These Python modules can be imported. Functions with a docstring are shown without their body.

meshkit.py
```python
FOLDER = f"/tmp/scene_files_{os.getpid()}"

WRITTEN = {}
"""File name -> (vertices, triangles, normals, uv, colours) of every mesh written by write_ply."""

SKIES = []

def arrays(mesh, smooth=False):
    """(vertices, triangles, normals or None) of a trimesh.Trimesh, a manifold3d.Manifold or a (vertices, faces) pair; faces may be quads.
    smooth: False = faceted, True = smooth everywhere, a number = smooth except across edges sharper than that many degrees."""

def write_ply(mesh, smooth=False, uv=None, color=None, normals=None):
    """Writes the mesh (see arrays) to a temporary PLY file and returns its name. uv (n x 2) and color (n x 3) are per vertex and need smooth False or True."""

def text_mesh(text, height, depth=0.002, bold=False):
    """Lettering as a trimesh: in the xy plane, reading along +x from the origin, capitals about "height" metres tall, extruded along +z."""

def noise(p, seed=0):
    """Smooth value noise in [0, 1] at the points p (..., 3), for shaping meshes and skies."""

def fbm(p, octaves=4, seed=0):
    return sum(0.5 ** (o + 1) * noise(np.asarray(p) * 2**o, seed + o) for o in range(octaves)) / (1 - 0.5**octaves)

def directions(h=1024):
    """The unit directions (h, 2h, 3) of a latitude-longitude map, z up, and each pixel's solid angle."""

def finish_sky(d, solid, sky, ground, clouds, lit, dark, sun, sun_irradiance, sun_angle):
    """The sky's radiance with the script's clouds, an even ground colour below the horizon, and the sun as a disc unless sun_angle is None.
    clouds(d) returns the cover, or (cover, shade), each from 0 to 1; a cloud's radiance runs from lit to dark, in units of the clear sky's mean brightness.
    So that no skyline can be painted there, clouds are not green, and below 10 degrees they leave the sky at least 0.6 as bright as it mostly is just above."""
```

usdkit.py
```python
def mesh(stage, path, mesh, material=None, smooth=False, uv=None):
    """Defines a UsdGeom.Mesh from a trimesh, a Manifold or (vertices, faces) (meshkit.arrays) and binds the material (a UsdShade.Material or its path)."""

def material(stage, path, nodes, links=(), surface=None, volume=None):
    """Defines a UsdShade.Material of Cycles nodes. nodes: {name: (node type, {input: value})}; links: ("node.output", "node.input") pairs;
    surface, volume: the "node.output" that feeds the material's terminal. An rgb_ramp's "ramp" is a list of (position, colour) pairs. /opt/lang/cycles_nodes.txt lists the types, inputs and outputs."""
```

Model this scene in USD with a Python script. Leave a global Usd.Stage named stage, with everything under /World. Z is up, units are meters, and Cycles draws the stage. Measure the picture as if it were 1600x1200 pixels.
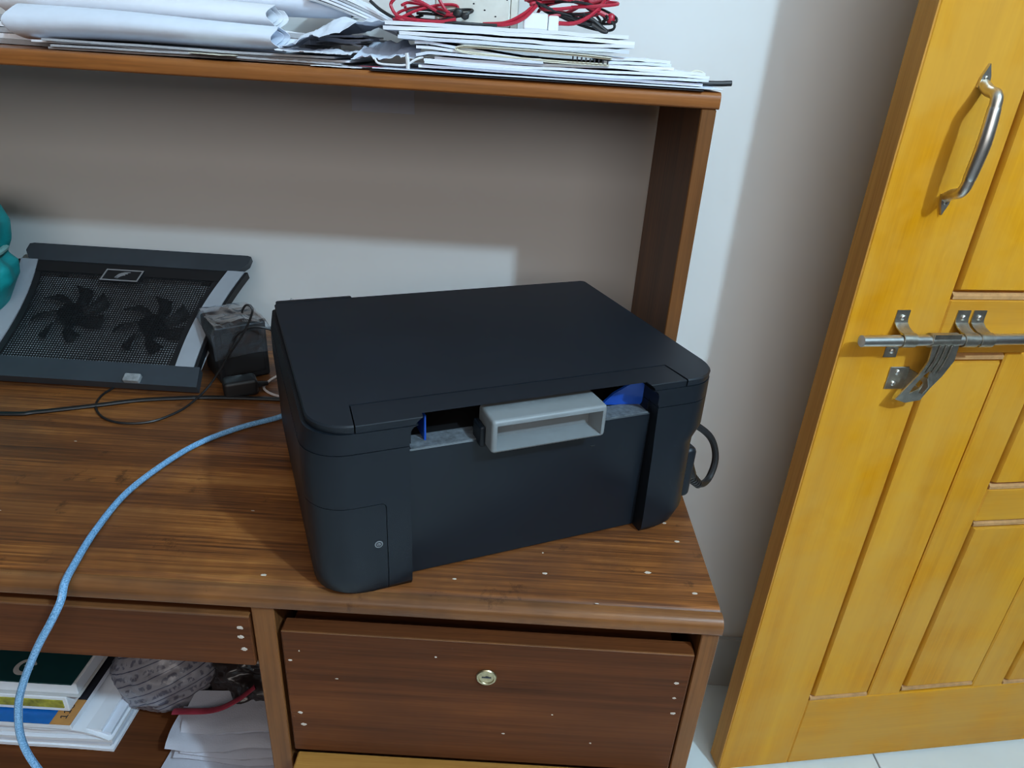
import math, random
import numpy as np, trimesh, usdkit, meshkit
import manifold3d as m3
from manifold3d import Manifold
from shapely.geometry import Polygon, Point, box as sbox
from pxr import Usd, UsdGeom, UsdLux, Gf, Sdf, UsdShade

stage = Usd.Stage.CreateInMemory()
UsdGeom.SetStageUpAxis(stage, UsdGeom.Tokens.z)
UsdGeom.SetStageMetersPerUnit(stage, 1.0)
UsdGeom.Xform.Define(stage, '/World')
stage.SetDefaultPrim(stage.GetPrimAtPath('/World'))
UsdGeom.Scope.Define(stage, '/World/Looks')

# ------------------------------------------------------------------ camera, light, exposure
CAM_POS = (-0.2045, -1.0729, 1.2167)
YAW, PITCH, ROLL, FPX = 0.0036, 0.4565, 0.0629, 1078.67
EXPOSURE = -0.10
_f = np.array([math.sin(YAW) * math.cos(PITCH), math.cos(YAW) * math.cos(PITCH), -math.sin(PITCH)])
_r = np.array([math.cos(YAW), -math.sin(YAW), 0.0]); _u = np.cross(_r, _f)
_r, _u = math.cos(ROLL) * _r + math.sin(ROLL) * _u, -math.sin(ROLL) * _r + math.cos(ROLL) * _u
cam = UsdGeom.Camera.Define(stage, '/World/camera')
cam.AddTransformOp().Set(Gf.Matrix4d(*_r, 0, *_u, 0, *(-_f), 0, *CAM_POS, 1))
cam.CreateHorizontalApertureAttr(36.0); cam.CreateVerticalApertureAttr(27.0)
cam.CreateFocalLengthAttr(36.0 * FPX / 1600.0)
cam.CreateClippingRangeAttr(Gf.Vec2f(0.01, 100))
cam.CreateExposureAttr(EXPOSURE)

dome = UsdLux.DomeLight.Define(stage, '/World/room_ambience')      # soft light thrown back by the rest of the room
dome.CreateIntensityAttr(0.014); dome.CreateColorAttr(Gf.Vec3f(1.0, 0.93, 0.90))
bulb = UsdLux.SphereLight.Define(stage, '/World/ceiling_bulb')      # the cool white lamp high on the right
bulb.AddTranslateOp().Set(Gf.Vec3d(1.0, -1.69, 2.43))
bulb.CreateRadiusAttr(0.045); bulb.CreateIntensityAttr(1900.0); bulb.CreateColorAttr(Gf.Vec3f(0.56, 0.81, 1.0))

win = UsdLux.RectLight.Define(stage, '/World/window_daylight')        # the dim window of the room, behind the photographer
win.AddTransformOp().Set(Gf.Matrix4d(1, 0, 0, 0, 0, 0, 1, 0, 0, -1, 0, 0, -0.1, -2.9, 1.95, 1))
win.CreateWidthAttr(2.2); win.CreateHeightAttr(1.0); win.CreateIntensityAttr(3.5); win.CreateColorAttr(Gf.Vec3f(1.0, 0.93, 0.88))

# ------------------------------------------------------------------ helpers
INV = {}
COUNT = {}
def path_for(name, parent=None):
    base = str(parent.GetPath()) if parent is not None else '/World'
    k = (base, name); n = COUNT.get(k, 0); COUNT[k] = n + 1
    return f'{base}/{name}' + (f'_{n:03d}' if n else '')
def tag(prim, label=None, cat=None, group=None, kind=None):
    for k, v in (('label', label), ('category', cat), ('group', group), ('kind', kind)):
        if v: prim.SetCustomDataByKey(k, v)
    return prim
def thing(name, label, cat, loc=(0, 0, 0), rotz=0.0, group=None, kind=None):
    x = UsdGeom.Xform.Define(stage, path_for(name))
    x.AddTranslateOp().Set(Gf.Vec3d(*loc))
    if rotz: x.AddRotateZOp().Set(math.degrees(rotz))
    p = tag(x.GetPrim(), label, cat, group, kind)
    c, s = math.cos(rotz), math.sin(rotz)
    M = np.eye(4); M[:2, :2] = [[c, -s], [s, c]]; M[:3, 3] = loc
    INV[str(p.GetPath())] = np.linalg.inv(M)
    return p
def arr(mesh):
    if isinstance(mesh, Manifold):
        a = mesh.to_mesh(); return np.asarray(a.vert_properties)[:, :3].astype(float), np.asarray(a.tri_verts)
    if isinstance(mesh, trimesh.Trimesh): return np.asarray(mesh.vertices, float), np.asarray(mesh.faces)
    return np.asarray(mesh[0], float), np.asarray(mesh[1])
def part(parent, name, mesh, mat, smooth=35, world=True, label=None, kind=None):
    """one Mesh under a thing or a part; mesh coordinates are world ones unless world=False"""
    v, f = arr(mesh)
    if world:
        root = '/'.join(str(parent.GetPath()).split('/')[:3]); M = INV[root]
        v = v @ M[:3, :3].T + M[:3, 3]
    m = usdkit.mesh(stage, path_for(name, parent), (v, f), mat, smooth=smooth)
    return tag(m.GetPrim(), label, None, None, kind)
def solo(name, mesh, mat, label, cat, group=None, kind=None, smooth=35):
    v, f = arr(mesh); lo, hi = v.min(0), v.max(0); loc = ((lo + hi) / 2)[0], ((lo + hi) / 2)[1], lo[2]
    m = usdkit.mesh(stage, path_for(name), (v - np.array(loc), f), mat, smooth=smooth)
    m.AddTranslateOp().Set(Gf.Vec3d(*map(float, loc)))
    return tag(m.GetPrim(), label, cat, group, kind)

def cbox(x0, x1, y0, y1, z0, z1, b=0.0015):
    """box with chamfered edges"""
    b = min(b, 0.49 * min(x1 - x0, y1 - y0, z1 - z0))
    if b <= 0: return Manifold.cube((x1 - x0, y1 - y0, z1 - z0)).translate((x0, y0, z0))
    P = []
    for x, sx in ((x0, 1), (x1, -1)):
        for y, sy in ((y0, 1), (y1, -1)):
            for z, sz in ((z0, 1), (z1, -1)):
                P += [(x, y + sy * b, z + sz * b), (x + sx * b, y, z + sz * b), (x + sx * b, y + sy * b, z)]
    return Manifold.hull_points(np.array(P, float))
def rbox(x0, x1, y0, y1, z0, z1, r=0.004, seg=12):
    s = Manifold.sphere(r, seg)
    return Manifold.batch_hull([s.translate((x, y, z)) for x in (x0 + r, x1 - r) for y in (y0 + r, y1 - r) for z in (z0 + r, z1 - r)])
def cat_(*ms):
    V, F, o = [], [], 0
    for m in ms:
        v, f = arr(m); V.append(v); F.append(f + o); o += len(v)
    return np.vstack(V), np.vstack(F)
def xf(mesh, M):
    v, f = arr(mesh); M = np.asarray(M, float)
    return v @ M[:3, :3].T + M[:3, 3], f
def frame(o, ex, ey, ez):
    M = np.eye(4); M[:3, 0], M[:3, 1], M[:3, 2], M[:3, 3] = ex, ey, ez, o; return M
def spline(P, n=8):
    P = np.asarray(P, float); Q = np.vstack([2 * P[0] - P[1], P, 2 * P[-1] - P[-2]]); out = []
    for i in range(1, len(Q) - 2):
        a, b, c, d = Q[i - 1:i + 3]
        for t in np.linspace(0, 1, n, endpoint=False):
            out.append(.5 * ((2 * b) + (-a + c) * t + (2 * a - 5 * b + 4 * c - d) * t * t + (-a + 3 * b - 3 * c + d) * t ** 3))
    out.append(P[-1]); return np.array(out)
def tube(P, r, n=8, smooth=8, flat=1.0):
    P = spline(P, smooth) if smooth else np.asarray(P, float)
    T = np.gradient(P, axis=0); T /= np.linalg.norm(T, axis=1)[:, None] + 1e-12
    u = np.cross(T[0], (0, 0, 1.0)); u = u if np.linalg.norm(u) > 1e-3 else np.cross(T[0], (1.0, 0, 0)); u /= np.linalg.norm(u)
    R = np.broadcast_to(np.asarray(r, float), len(P)); V = []
    for i in range(len(P)):
        u = u - T[i] * (u @ T[i]); u /= np.linalg.norm(u); w = np.cross(T[i], u)
        a = np.arange(n) / n * 2 * math.pi
        V.append(P[i] + R[i] * (np.cos(a)[:, None] * u + flat * np.sin(a)[:, None] * w))
    V = np.vstack(V + [P[:1], P[-1:]]); F = []; k = len(P)
    for i in range(k - 1):
        for j in range(n):
            a, b, c, d = i * n + j, i * n + (j + 1) % n, (i + 1) * n + (j + 1) % n, (i + 1) * n + j
            F += [(a, b, c), (a, c, d)]
    for j in range(n):
        F += [(k * n, (j + 1) % n, j), (k * n + 1, (k - 1) * n + j, (k - 1) * n + (j + 1) % n)]
    return V, np.array(F)
def sheet(P, t):
    """closed thin shell over a grid of points P (nu,nv,3)"""
    P = np.asarray(P, float); nu, nv = P.shape[:2]
    N = np.cross(np.gradient(P, axis=0), np.gradient(P, axis=1)); N /= np.linalg.norm(N, axis=2, keepdims=True) + 1e-12
    V = np.vstack([(P + N * t / 2).reshape(-1, 3), (P - N * t / 2).reshape(-1, 3)]); o = nu * nv; F = []
    for i in range(nu - 1):
        for j in range(nv - 1):
            a, b, c, d = i * nv + j, (i + 1) * nv + j, (i + 1) * nv + j + 1, i * nv + j + 1
            F += [(a, b, c), (a, c, d), (o + a, o + c, o + b), (o + a, o + d, o + c)]
    edge = [i * nv for i in range(nu)] + [(nu - 1) * nv + j for j in range(1, nv)] + [i * nv + nv - 1 for i in range(nu - 2, -1, -1)] + [j for j in range(nv - 2, 0, -1)]
    for a, b in zip(edge, edge[1:] + edge[:1]): F += [(a, o + a, o + b), (a, o + b, b)]
    return V, np.array(F)
def extrude(poly, h):
    g = getattr(poly, 'geoms', [poly])
    return trimesh.util.concatenate([trimesh.creation.extrude_polygon(p, h, engine='earcut') for p in g])
def cyl(p0, p1, r, n=20, r2=None):
    p0, p1 = np.array(p0, float), np.array(p1, float); d = p1 - p0; L = np.linalg.norm(d); ez = d / L
    ex = np.cross(ez, (0, 0, 1.0)); ex = ex if np.linalg.norm(ex) > 1e-3 else np.array([1.0, 0, 0]); ex /= np.linalg.norm(ex)
    return xf(Manifold.cylinder(L, r, r if r2 is None else r2, n), frame(p0, ex, np.cross(ez, ex), ez))
def man(mesh):
    v, f = arr(mesh); return Manifold(m3.Mesh(v.astype(np.float32), f.astype(np.uint32)))
def lump(c, rad, seed, amp=.25, freq=9, sub=4):
    s = trimesh.creation.icosphere(sub); v = s.vertices.copy()
    n = meshkit.fbm(v * freq * .25 + seed * 7.3, 4, seed) - .5
    v = v * (1 + amp * 2 * n)[:, None] * np.array(rad) + np.array(c)
    return v, s.faces

# ------------------------------------------------------------------ materials
def srgb(r, g, b):
    return tuple((c / 255 / 12.92 if c / 255 <= .04045 else ((c / 255 + .055) / 1.055) ** 2.4) for c in (r, g, b))
def mat(name, nodes, links, surface='p.BSDF'):
    return usdkit.material(stage, f'/World/Looks/{name}', nodes, links, surface=surface)
def plain(name, col, rough=.5, metal=0.0, spec=.5, bump=0.0, bscale=400, var=0.0, vscale=12, coat=0.0, **kw):
    """one colour, a little mottled, with a fine relief"""
    n = {'p': ('principled_bsdf', {'base_color': col, 'roughness': rough, 'metallic': metal, 'specular_ior_level': spec, 'coat_weight': coat, **kw})}
    l = []
    if var or bump: n['tc'] = ('texture_coordinate', {})
    if var:
        n['nz'] = ('noise_texture', {'scale': vscale, 'detail': 5.0, 'roughness': .6})
        n['rp'] = ('rgb_ramp', {'ramp': [(.3, tuple(c * (1 - var) for c in col)), (.7, tuple(min(1, c * (1 + var)) for c in col))]})
        l += [('tc.object', 'nz.vector'), ('nz.fac', 'rp.fac'), ('rp.color', 'p.base_color')]
    if bump:
        n['bn'] = ('noise_texture', {'scale': bscale, 'detail': 3.0}); n['bp'] = ('bump', {'strength': bump, 'distance': .001})
        l += [('tc.object', 'bn.vector'), ('bn.fac', 'bp.height'), ('bp.normal', 'p.normal')]
    return mat(name, n, l)
def wood(name, axis, ramp, rough=.42, coat=.0, fine=1.0, wear=None, wear_amt=.5, bump=.25, worn=None, scale=1.0, dark=None, spec=.28):
    """timber with the grain along one axis; wear = colour of rubbed or stained patches"""
    a = {'x': (1.6, 34, 34), 'y': (34, 1.6, 34), 'z': (34, 34, 1.6)}[axis]
    b = {'x': (7, 300, 300), 'y': (300, 7, 300), 'z': (300, 300, 7)}[axis]
    a = tuple(q * scale for q in a)
    n = {'tc': ('texture_coordinate', {}),
         'ma': ('mapping', {'scale': a}), 'na': ('noise_texture', {'scale': 1.0, 'detail': 6.0, 'roughness': .62, 'distortion': .6}),
         'mb': ('mapping', {'scale': b}), 'nb': ('noise_texture', {'scale': 1.0, 'detail': 4.0, 'roughness': .6}),
         'mx': ('mix_float', {'fac': .32 * fine}), 'rp': ('rgb_ramp', {'ramp': ramp}),
         'nl': ('noise_texture', {'scale': 7.0, 'detail': 4.0, 'roughness': .6}),
         'lr': ('rgb_ramp', {'ramp': [(.30, (.0, .0, .0)), (.60, (1, 1, 1))]}),
         'p': ('principled_bsdf', {'roughness': rough, 'coat_weight': coat, 'coat_roughness': .18, 'specular_ior_level': spec}),
         'bp': ('bump', {'strength': bump, 'distance': .0008})}
    l = [('tc.object', 'ma.vector'), ('ma.vector', 'na.vector'), ('tc.object', 'mb.vector'), ('mb.vector', 'nb.vector'),
         ('na.fac', 'mx.a'), ('nb.fac', 'mx.b'), ('mx.result', 'rp.fac'), ('nb.fac', 'bp.height'), ('bp.normal', 'p.normal'),
         ('tc.object', 'nl.vector'), ('nl.fac', 'lr.fac')]
    out = 'rp.color'
    if wear is not None:
        n['mw'] = ('mix', {'fac': .3, 'color2': wear}); n['wf'] = ('math', {'math_type': 'multiply', 'value2': wear_amt})
        l += [('lr.color', 'wf.value1'), ('wf.value', 'mw.fac'), (out, 'mw.color1')]; out = 'mw.color'
    if dark is not None:      # dark dents and stains with a shape of their own
        n['nd'] = ('noise_texture', {'scale': 22.0, 'detail': 5.0, 'roughness': .7})
        n['dr'] = ('rgb_ramp', {'ramp': [(.62, (0, 0, 0)), (.72, (1, 1, 1))]})
        n['md'] = ('mix', {'color2': dark})
        n['df'] = ('math', {'math_type': 'multiply', 'value2': .75})
        l += [('tc.object', 'nd.vector'), ('nd.fac', 'dr.fac'), ('dr.color', 'df.value1'), ('df.value', 'md.fac'), (out, 'md.color1')]; out = 'md.color'
    l.append((out, 'p.base_color'))
    return mat(name, n, l)

W_D = [(.35, srgb(50, 26, 11)), (.44, srgb(108, 62, 26)), (.53, srgb(156, 95, 43)), (.66, srgb(198, 134, 70))]
DESK_TOP = wood('desk_top_wood', 'x', W_D, rough=.36, fine=1.5, wear=srgb(88, 54, 34), wear_amt=.7, dark=srgb(50, 28, 16))
DESK_X = wood('desk_board_wood', 'x', [(.3, srgb(62, 33, 16)), (.5, srgb(98, 54, 26)), (.72, srgb(124, 72, 36))], rough=.5, spec=.10, wear=srgb(78, 46, 29), wear_amt=.5)
DESK_Z = wood('desk_post_wood', 'z', [(.3, srgb(76, 44, 20)), (.5, srgb(122, 76, 38)), (.72, srgb(148, 96, 50))], rough=.44, spec=.2, wear=srgb(102, 70, 44), wear_amt=.5)
DESK_EDGE = wood('worn_edge_wood', 'x', [(.3, srgb(88, 54, 28)), (.5, srgb(140, 90, 48)), (.72, srgb(186, 130, 74))], rough=.30, wear=srgb(84, 56, 38), wear_amt=.8, dark=srgb(48, 30, 20))
SHELF_W = wood('shelf_wood', 'x', [(.3, srgb(104, 60, 24)), (.5, srgb(160, 96, 44)), (.72, srgb(184, 122, 66))], rough=.36, spec=.3, wear=srgb(124, 78, 44), wear_amt=.5)
DRAWER_LOW = wood('lower_drawer_wood', 'x', [(.3, srgb(104, 68, 30)), (.5, srgb(152, 104, 48)), (.72, srgb(176, 128, 64))], rough=.4)
D_R = [(.28, (.44, .155, .002)), (.5, (.62, .255, .003)), (.72, (.74, .345, .008))]
DOOR_Z = wood('door_wood_upright', 'z', D_R, rough=.42, coat=.0, spec=.16, scale=.55, fine=.6, bump=.1, wear=(.62, .33, .055), wear_amt=.65)
DOOR_X = wood('door_wood_crosswise', 'x', D_R, rough=.42, coat=.0, spec=.16, scale=.55, fine=.6, bump=.1, wear=(.56, .30, .055), wear_amt=.65)
DOOR_E = wood('door_edge_wood', 'z', [(.3, srgb(168, 112, 44)), (.5, srgb(196, 138, 62)), (.72, srgb(208, 150, 74))], rough=.55, spec=.15)
DOOR_B = plain('door_moulding_worn', (.50, .27, .11), .5, spec=.2, var=.2, vscale=60)
WALL = plain('wall_paint', (.70, .70, .69), .65, bump=.08, bscale=60, var=.015, vscale=3)
TILE = plain('floor_tile_glaze', (.72, .78, .78), .18, var=.03, vscale=6)
GROUT = plain('tile_grout', (.30, .30, .29), .9)
SKIRT = plain('skirting_tile_glaze', (.46, .47, .46), .2, var=.04, vscale=8)
BLACK = plain('printer_black_plastic', (.0062, .0098, .0150), .44, spec=.36, bump=.12, bscale=1500)
LIDM = plain('printer_lid_plastic', (.0068, .0108, .0168), .46, spec=.36, bump=.15, bscale=1300, var=.12, vscale=9)
COVER = plain('printer_cover_plastic', (.0060, .0096, .0150), .38, spec=.36, var=.15, vscale=10)
DARKIN = plain('printer_inside_plastic', (.006, .006, .007), .6)
GRAYP = plain('grey_tray_plastic', (.185, .205, .215), .45, var=.05, vscale=30)
DUST = plain('dusty_black_plastic', (.10, .115, .13), .7, var=.45, vscale=160)
BLUEP = plain('blue_guide_plastic', (.01, .07, .42), .3)
PADP = plain('pad_charcoal_plastic', (.035, .044, .054), .45, var=.15, vscale=14)
PADB = plain('pad_black_plastic', (.008, .009, .011), .5)
SILV = plain('pad_silver_plastic', (.31, .335, .37), .38, var=.04, vscale=20)
PLATE = plain('pad_base_plate', (.52, .55, .58), .6, var=.1, vscale=40)
CLIP = plain('rubber_stop_grey', (.24, .26, .27), .6, var=.3, vscale=120)
STEEL = plain('steel', (.68, .68, .65), .33, 1.0, var=.12, vscale=60)
STEELD = plain('worn_steel', (.50, .48, .42), .38, 1.0, var=.25, vscale=70)
NICKEL = plain('brushed_nickel', (.62, .59, .53), .38, 1.0, var=.12, vscale=50)
BRASS = plain('aged_brass', (.50, .42, .26), .35, 1.0, var=.25, vscale=200)
PAPER = plain('white_paper', (.82, .845, .90), .75, var=.025, vscale=25)
PAPER2 = plain('bluish_paper', (.74, .80, .91), .75, var=.04, vscale=25)
PAPERG = plain('grey_paper', (.42, .43, .46), .7, var=.15, vscale=40)
CREAM = plain('cream_paper', (.72, .70, .58), .7, var=.08, vscale=30)
CARD = plain('cream_card', (.66, .66, .60), .6, var=.05, vscale=60)
WHITEP = plain('white_plastic', (.78, .80, .82), .35)
BLACKC = plain('black_cable_rubber', (.010, .010, .011), .45)
REDC = plain('red_wire_sheath', (.42, .012, .035), .38)
WHITEC = plain('pale_wire_sheath', (.62, .55, .52), .45)
TEAL = plain('teal_cloth', (.0, .29, .30), .6, bump=.3, bscale=300, var=.08, vscale=10)
TEALT = plain('pale_drawstring', (.22, .42, .40), .7)
GREENB = plain('green_book_cover', (.006, .050, .055), .5, var=.12, vscale=30)
BLUEB = plain('blue_book_cover', (.005, .13, .46), .35, var=.12, vscale=40)
BLACKB = plain('black_book_band', (.012, .013, .020), .4)
ORANGE = plain('orange_book_band', (.50, .24, .07), .45, var=.1, vscale=60)
YELLOWB = plain('yellow_book_spine', (.34, .31, .03), .5, var=.5, vscale=90)
LOGO = plain('printed_white', (.55, .55, .55), .5)
INK = plain('printed_ink', (.02, .02, .03), .6)
REDP = plain('red_print', (.62, .06, .10), .5)
CLOTH = plain('white_cloth', (.46, .46, .52), .85, bump=.3, bscale=500, var=.03, vscale=12)
DARKBAG = plain('dark_plastic_bag', (.022, .016, .016), .25, var=.5, vscale=30)
REDBAG = plain('red_plastic_bag', (.30, .035, .06), .3, var=.3, vscale=30)
SILVTXT = plain('badge_silver', (.5, .52, .55), .35, .6)
CHIP = plain('pale_paint_fleck', (.55, .47, .40), .7)
# braided translucent blue cable
BLUEC = mat('blue_braided_cable', {'tc': ('texture_coordinate', {}), 'w': ('wave_texture', {'scale': 150.0, 'distortion': 2.0}) if False else ('noise_texture', {'scale': 700.0, 'detail': 2.0}),
    'rp': ('rgb_ramp', {'ramp': [(.35, (.10, .27, .48)), (.65, (.26, .50, .78))]}),
    'p': ('principled_bsdf', {'roughness': .28, 'coat_weight': .5, 'coat_roughness': .1})},
    [('tc.object', 'w.vector'), ('w.fac', 'rp.fac'), ('rp.color', 'p.base_color')])
# thin clear film, glossy where it creases
FILM = mat('clear_film', {'t': ('transparent_bsdf', {'color': (.93, .95, .97)}), 'g': ('glossy_bsdf', {'color': (.9, .93, .96), 'roughness': .16}), 'd': ('diffuse_bsdf', {'color': (.7, .74, .78)}),
    'lw': ('layer_weight', {'blend': .24}), 'm': ('mix_closure', {}), 'm2': ('mix_closure', {'fac': .02})},
    [('lw.facing', 'm.fac'), ('t.BSDF', 'm.closure1'), ('g.BSDF', 'm.closure2'), ('m.closure', 'm2.closure1'), ('d.BSDF', 'm2.closure2')], surface='m2.closure')
# plastic carrier bag with rows of small illegible newsprint
NEWS = mat('newsprint_bag', {'tc': ('texture_coordinate', {}), 'mp': ('mapping', {'rotation': (0.3, .42, 0)}), 'sx': ('separate_xyz', {}),
    'k': ('math', {'math_type': 'multiply', 'value2': 62.0}), 'fr': ('math', {'math_type': 'fraction'}), 'line': ('rgb_ramp', {'ramp': [(.0, (1, 1, 1)), (.07, (1, 1, 1)), (.10, (0, 0, 0)), (.30, (0, 0, 0)), (.32, (.7, .7, .7)), (.72, (.7, .7, .7)), (.76, (0, 0, 0))]}),
    'ms': ('mapping', {'scale': (170, 170, 60)}), 'nz': ('noise_texture', {'scale': 1.0, 'detail': 2.0}), 'nr': ('rgb_ramp', {'ramp': [(.50, (0, 0, 0)), (.58, (1, 1, 1))]}),
    'a': ('math', {'math_type': 'multiply'}), 'rule': ('rgb_ramp', {'ramp': [(.0, (.9, .9, .9)), (.07, (.9, .9, .9)), (.10, (0, 0, 0)), (1, (0, 0, 0))]}), 'mxm': ('math', {'math_type': 'maximum'}), 'mx': ('mix', {'color1': (.27, .26, .29), 'color2': (.05, .05, .09)}),
    'p': ('principled_bsdf', {'roughness': .32})},
    [('tc.object', 'mp.vector'), ('mp.vector', 'sx.vector'), ('sx.z', 'k.value1'), ('k.value', 'fr.value1'), ('fr.value', 'line.fac'), ('tc.object', 'ms.vector'), ('ms.vector', 'nz.vector'),
     ('nz.fac', 'nr.fac'), ('nr.color', 'a.value1'), ('line.color', 'a.value2'), ('fr.value', 'rule.fac'), ('a.value', 'mxm.value1'), ('rule.color', 'mxm.value2'), ('mxm.value', 'mx.fac'), ('mx.color', 'p.base_color')])

# ------------------------------------------------------------------ the room
def struct(name, mesh, m, smooth=30):
    return solo(name, mesh, m, {'ceiling': 'plain white ceiling above the desk', 'wall_back': 'pale painted wall behind the desk', 'wall_right': 'pale painted side wall with the doorway'}.get(name), 'wall' if name.startswith('wall') else None, kind='structure', smooth=smooth)
struct('wall_back', cbox(-2.4, 1.16, 0.0, 0.12, 0, 2.7, 0), WALL)
wr = cbox(1.06, 1.18, -.085, 0.0, 0, 2.7, 0)
struct('wall_right', wr, WALL)
struct('ceiling', cbox(-2.4, 1.18, -2.7, 0.12, 2.7, 2.78, 0), plain('ceiling_paint', (.82, .82, .81), .8))
fl = thing('floor', 'pale glossy tiled floor', 'floor', (0, -1, 0), kind='structure')
part(fl, 'grout_bed', cbox(-2.4, 1.18, -2.6, 0, -.06, -.004, 0), GROUT)
TS, G = .60, .0015
for i in range(-5, 2):
    for j in range(0, 5):
        x0, y1 = .558 + (i - 0) * TS - TS + G, -j * TS - G
        x1, y0 = min(x0 + TS - 2 * G, 1.18), max(y1 - TS + 2 * G, -2.6)
        x0 = max(x0, -2.4)
        if x1 - x0 > .02: part(fl, 'tile', cbox(x0, x1, y0, y1, -.006, 0.0, .001), TILE)
sk = thing('baseboard_back', 'dark grey glossy skirting tiles along the wall', 'skirting', (.5, 0, 0), kind='structure')
for i in range(-3, 2):
    x0 = .26 + i * .60
    part(sk, 'skirting_tile', cbox(max(x0 + .001, -2.4), min(x0 + .599, 1.06), -.010, 0.0, 0.0, .135, .0015), SKIRT)

# ------------------------------------------------------------------ the open door
DA, DX, DY = 0.1627, 0.2348, -0.2104
door = thing('door_1', 'yellow varnished panelled wooden door standing open by the wall', 'door', (DX, DY, 0.006), DA, kind='structure')
DT = .036            # thickness; local x along the leaf, y into the leaf (front face y=0), z up
def dp(name, mesh, m, parent=None, **k): return part(parent or door, name, mesh, m, world=False, **k)
ZB, ZT = 0.0, 2.02
cols = [(.14, .257), (.322, .472), (.537, .655)]
rows_by_col = [[(.172, .862), (.940, 1.86)], [(.178, .566), (.628, .862), (.940, 1.86)], [(.172, .862), (.940, 1.86)]]
dp('stile', cbox(0, .14, 0, DT, ZB, ZT, .0022), DOOR_Z); dp('stile', cbox(.655, .795, 0, DT, ZB, ZT, .0022), DOOR_Z)
dp('muntin', cbox(.257, .322, 0.0004, DT, .172, .862, .0022), DOOR_Z); dp('muntin', cbox(.472, .537, .0004, DT, .172, .862, .0022), DOOR_Z)
dp('muntin', cbox(.257, .322, 0.0004, DT, .940, 1.86, .0022), DOOR_Z); dp('muntin', cbox(.472, .537, .0004, DT, .940, 1.86, .0022), DOOR_Z)
dp('bottom_rail', cbox(.14, .655, .0002, DT, 0, .172, .0022), DOOR_X)
dp('lock_rail', cbox(.14, .655, .0002, DT, .862, .940, .0022), DOOR_X)
dp('cross_rail', cbox(.322, .472, .0002, DT, .566, .628, .0022), DOOR_X)
dp('top_rail', cbox(.14, .655, .0002, DT, 1.86, ZT, .0022), DOOR_X)
dp('free_edge', cbox(-.0012, .0012, .001, DT - .0005, 0.001, ZT - .001, .0004), DOOR_E, label='browner worn edge of the leaf')
for (x0, x1), rows in zip(cols, rows_by_col):
    for z0, z1 in rows:
        z0 = max(z0, .172)
        # raised panel with sloping shoulders, a groove round it and a moulding strip at head and foot
        pts = []; za, zb = z0 + .0105, z1 - .0105
        for (ix, y) in ((.0030, .0048), (.0072, -.0018), (.0030, DT - .004)):
            pts += [(x0 + ix, y, za + ix * .6), (x1 - ix, y, za + ix * .6), (x0 + ix, y, zb - ix * .6), (x1 - ix, y, zb - ix * .6)]
        dp('panel', Manifold.hull_points(np.array(pts)), DOOR_Z)
        for zz0, zz1 in ((z0 + .0005, z0 + .0095), (z1 - .0095, z1 - .0005)):
            dp('moulding', Manifold.hull_points(np.array([(x, y, z) for x in (x0 + .002, x1 - .002) for y, z in ((.0005, zz0), (.0005, zz1 - .004), (.005, zz1), (.02, zz1), (.02, zz0))])), DOOR_B, label='worn tan moulding strip')
        dp('groove_back', cbox(x0, x1, .0085, .02, z0, z1, 0), DOOR_Z)
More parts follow.
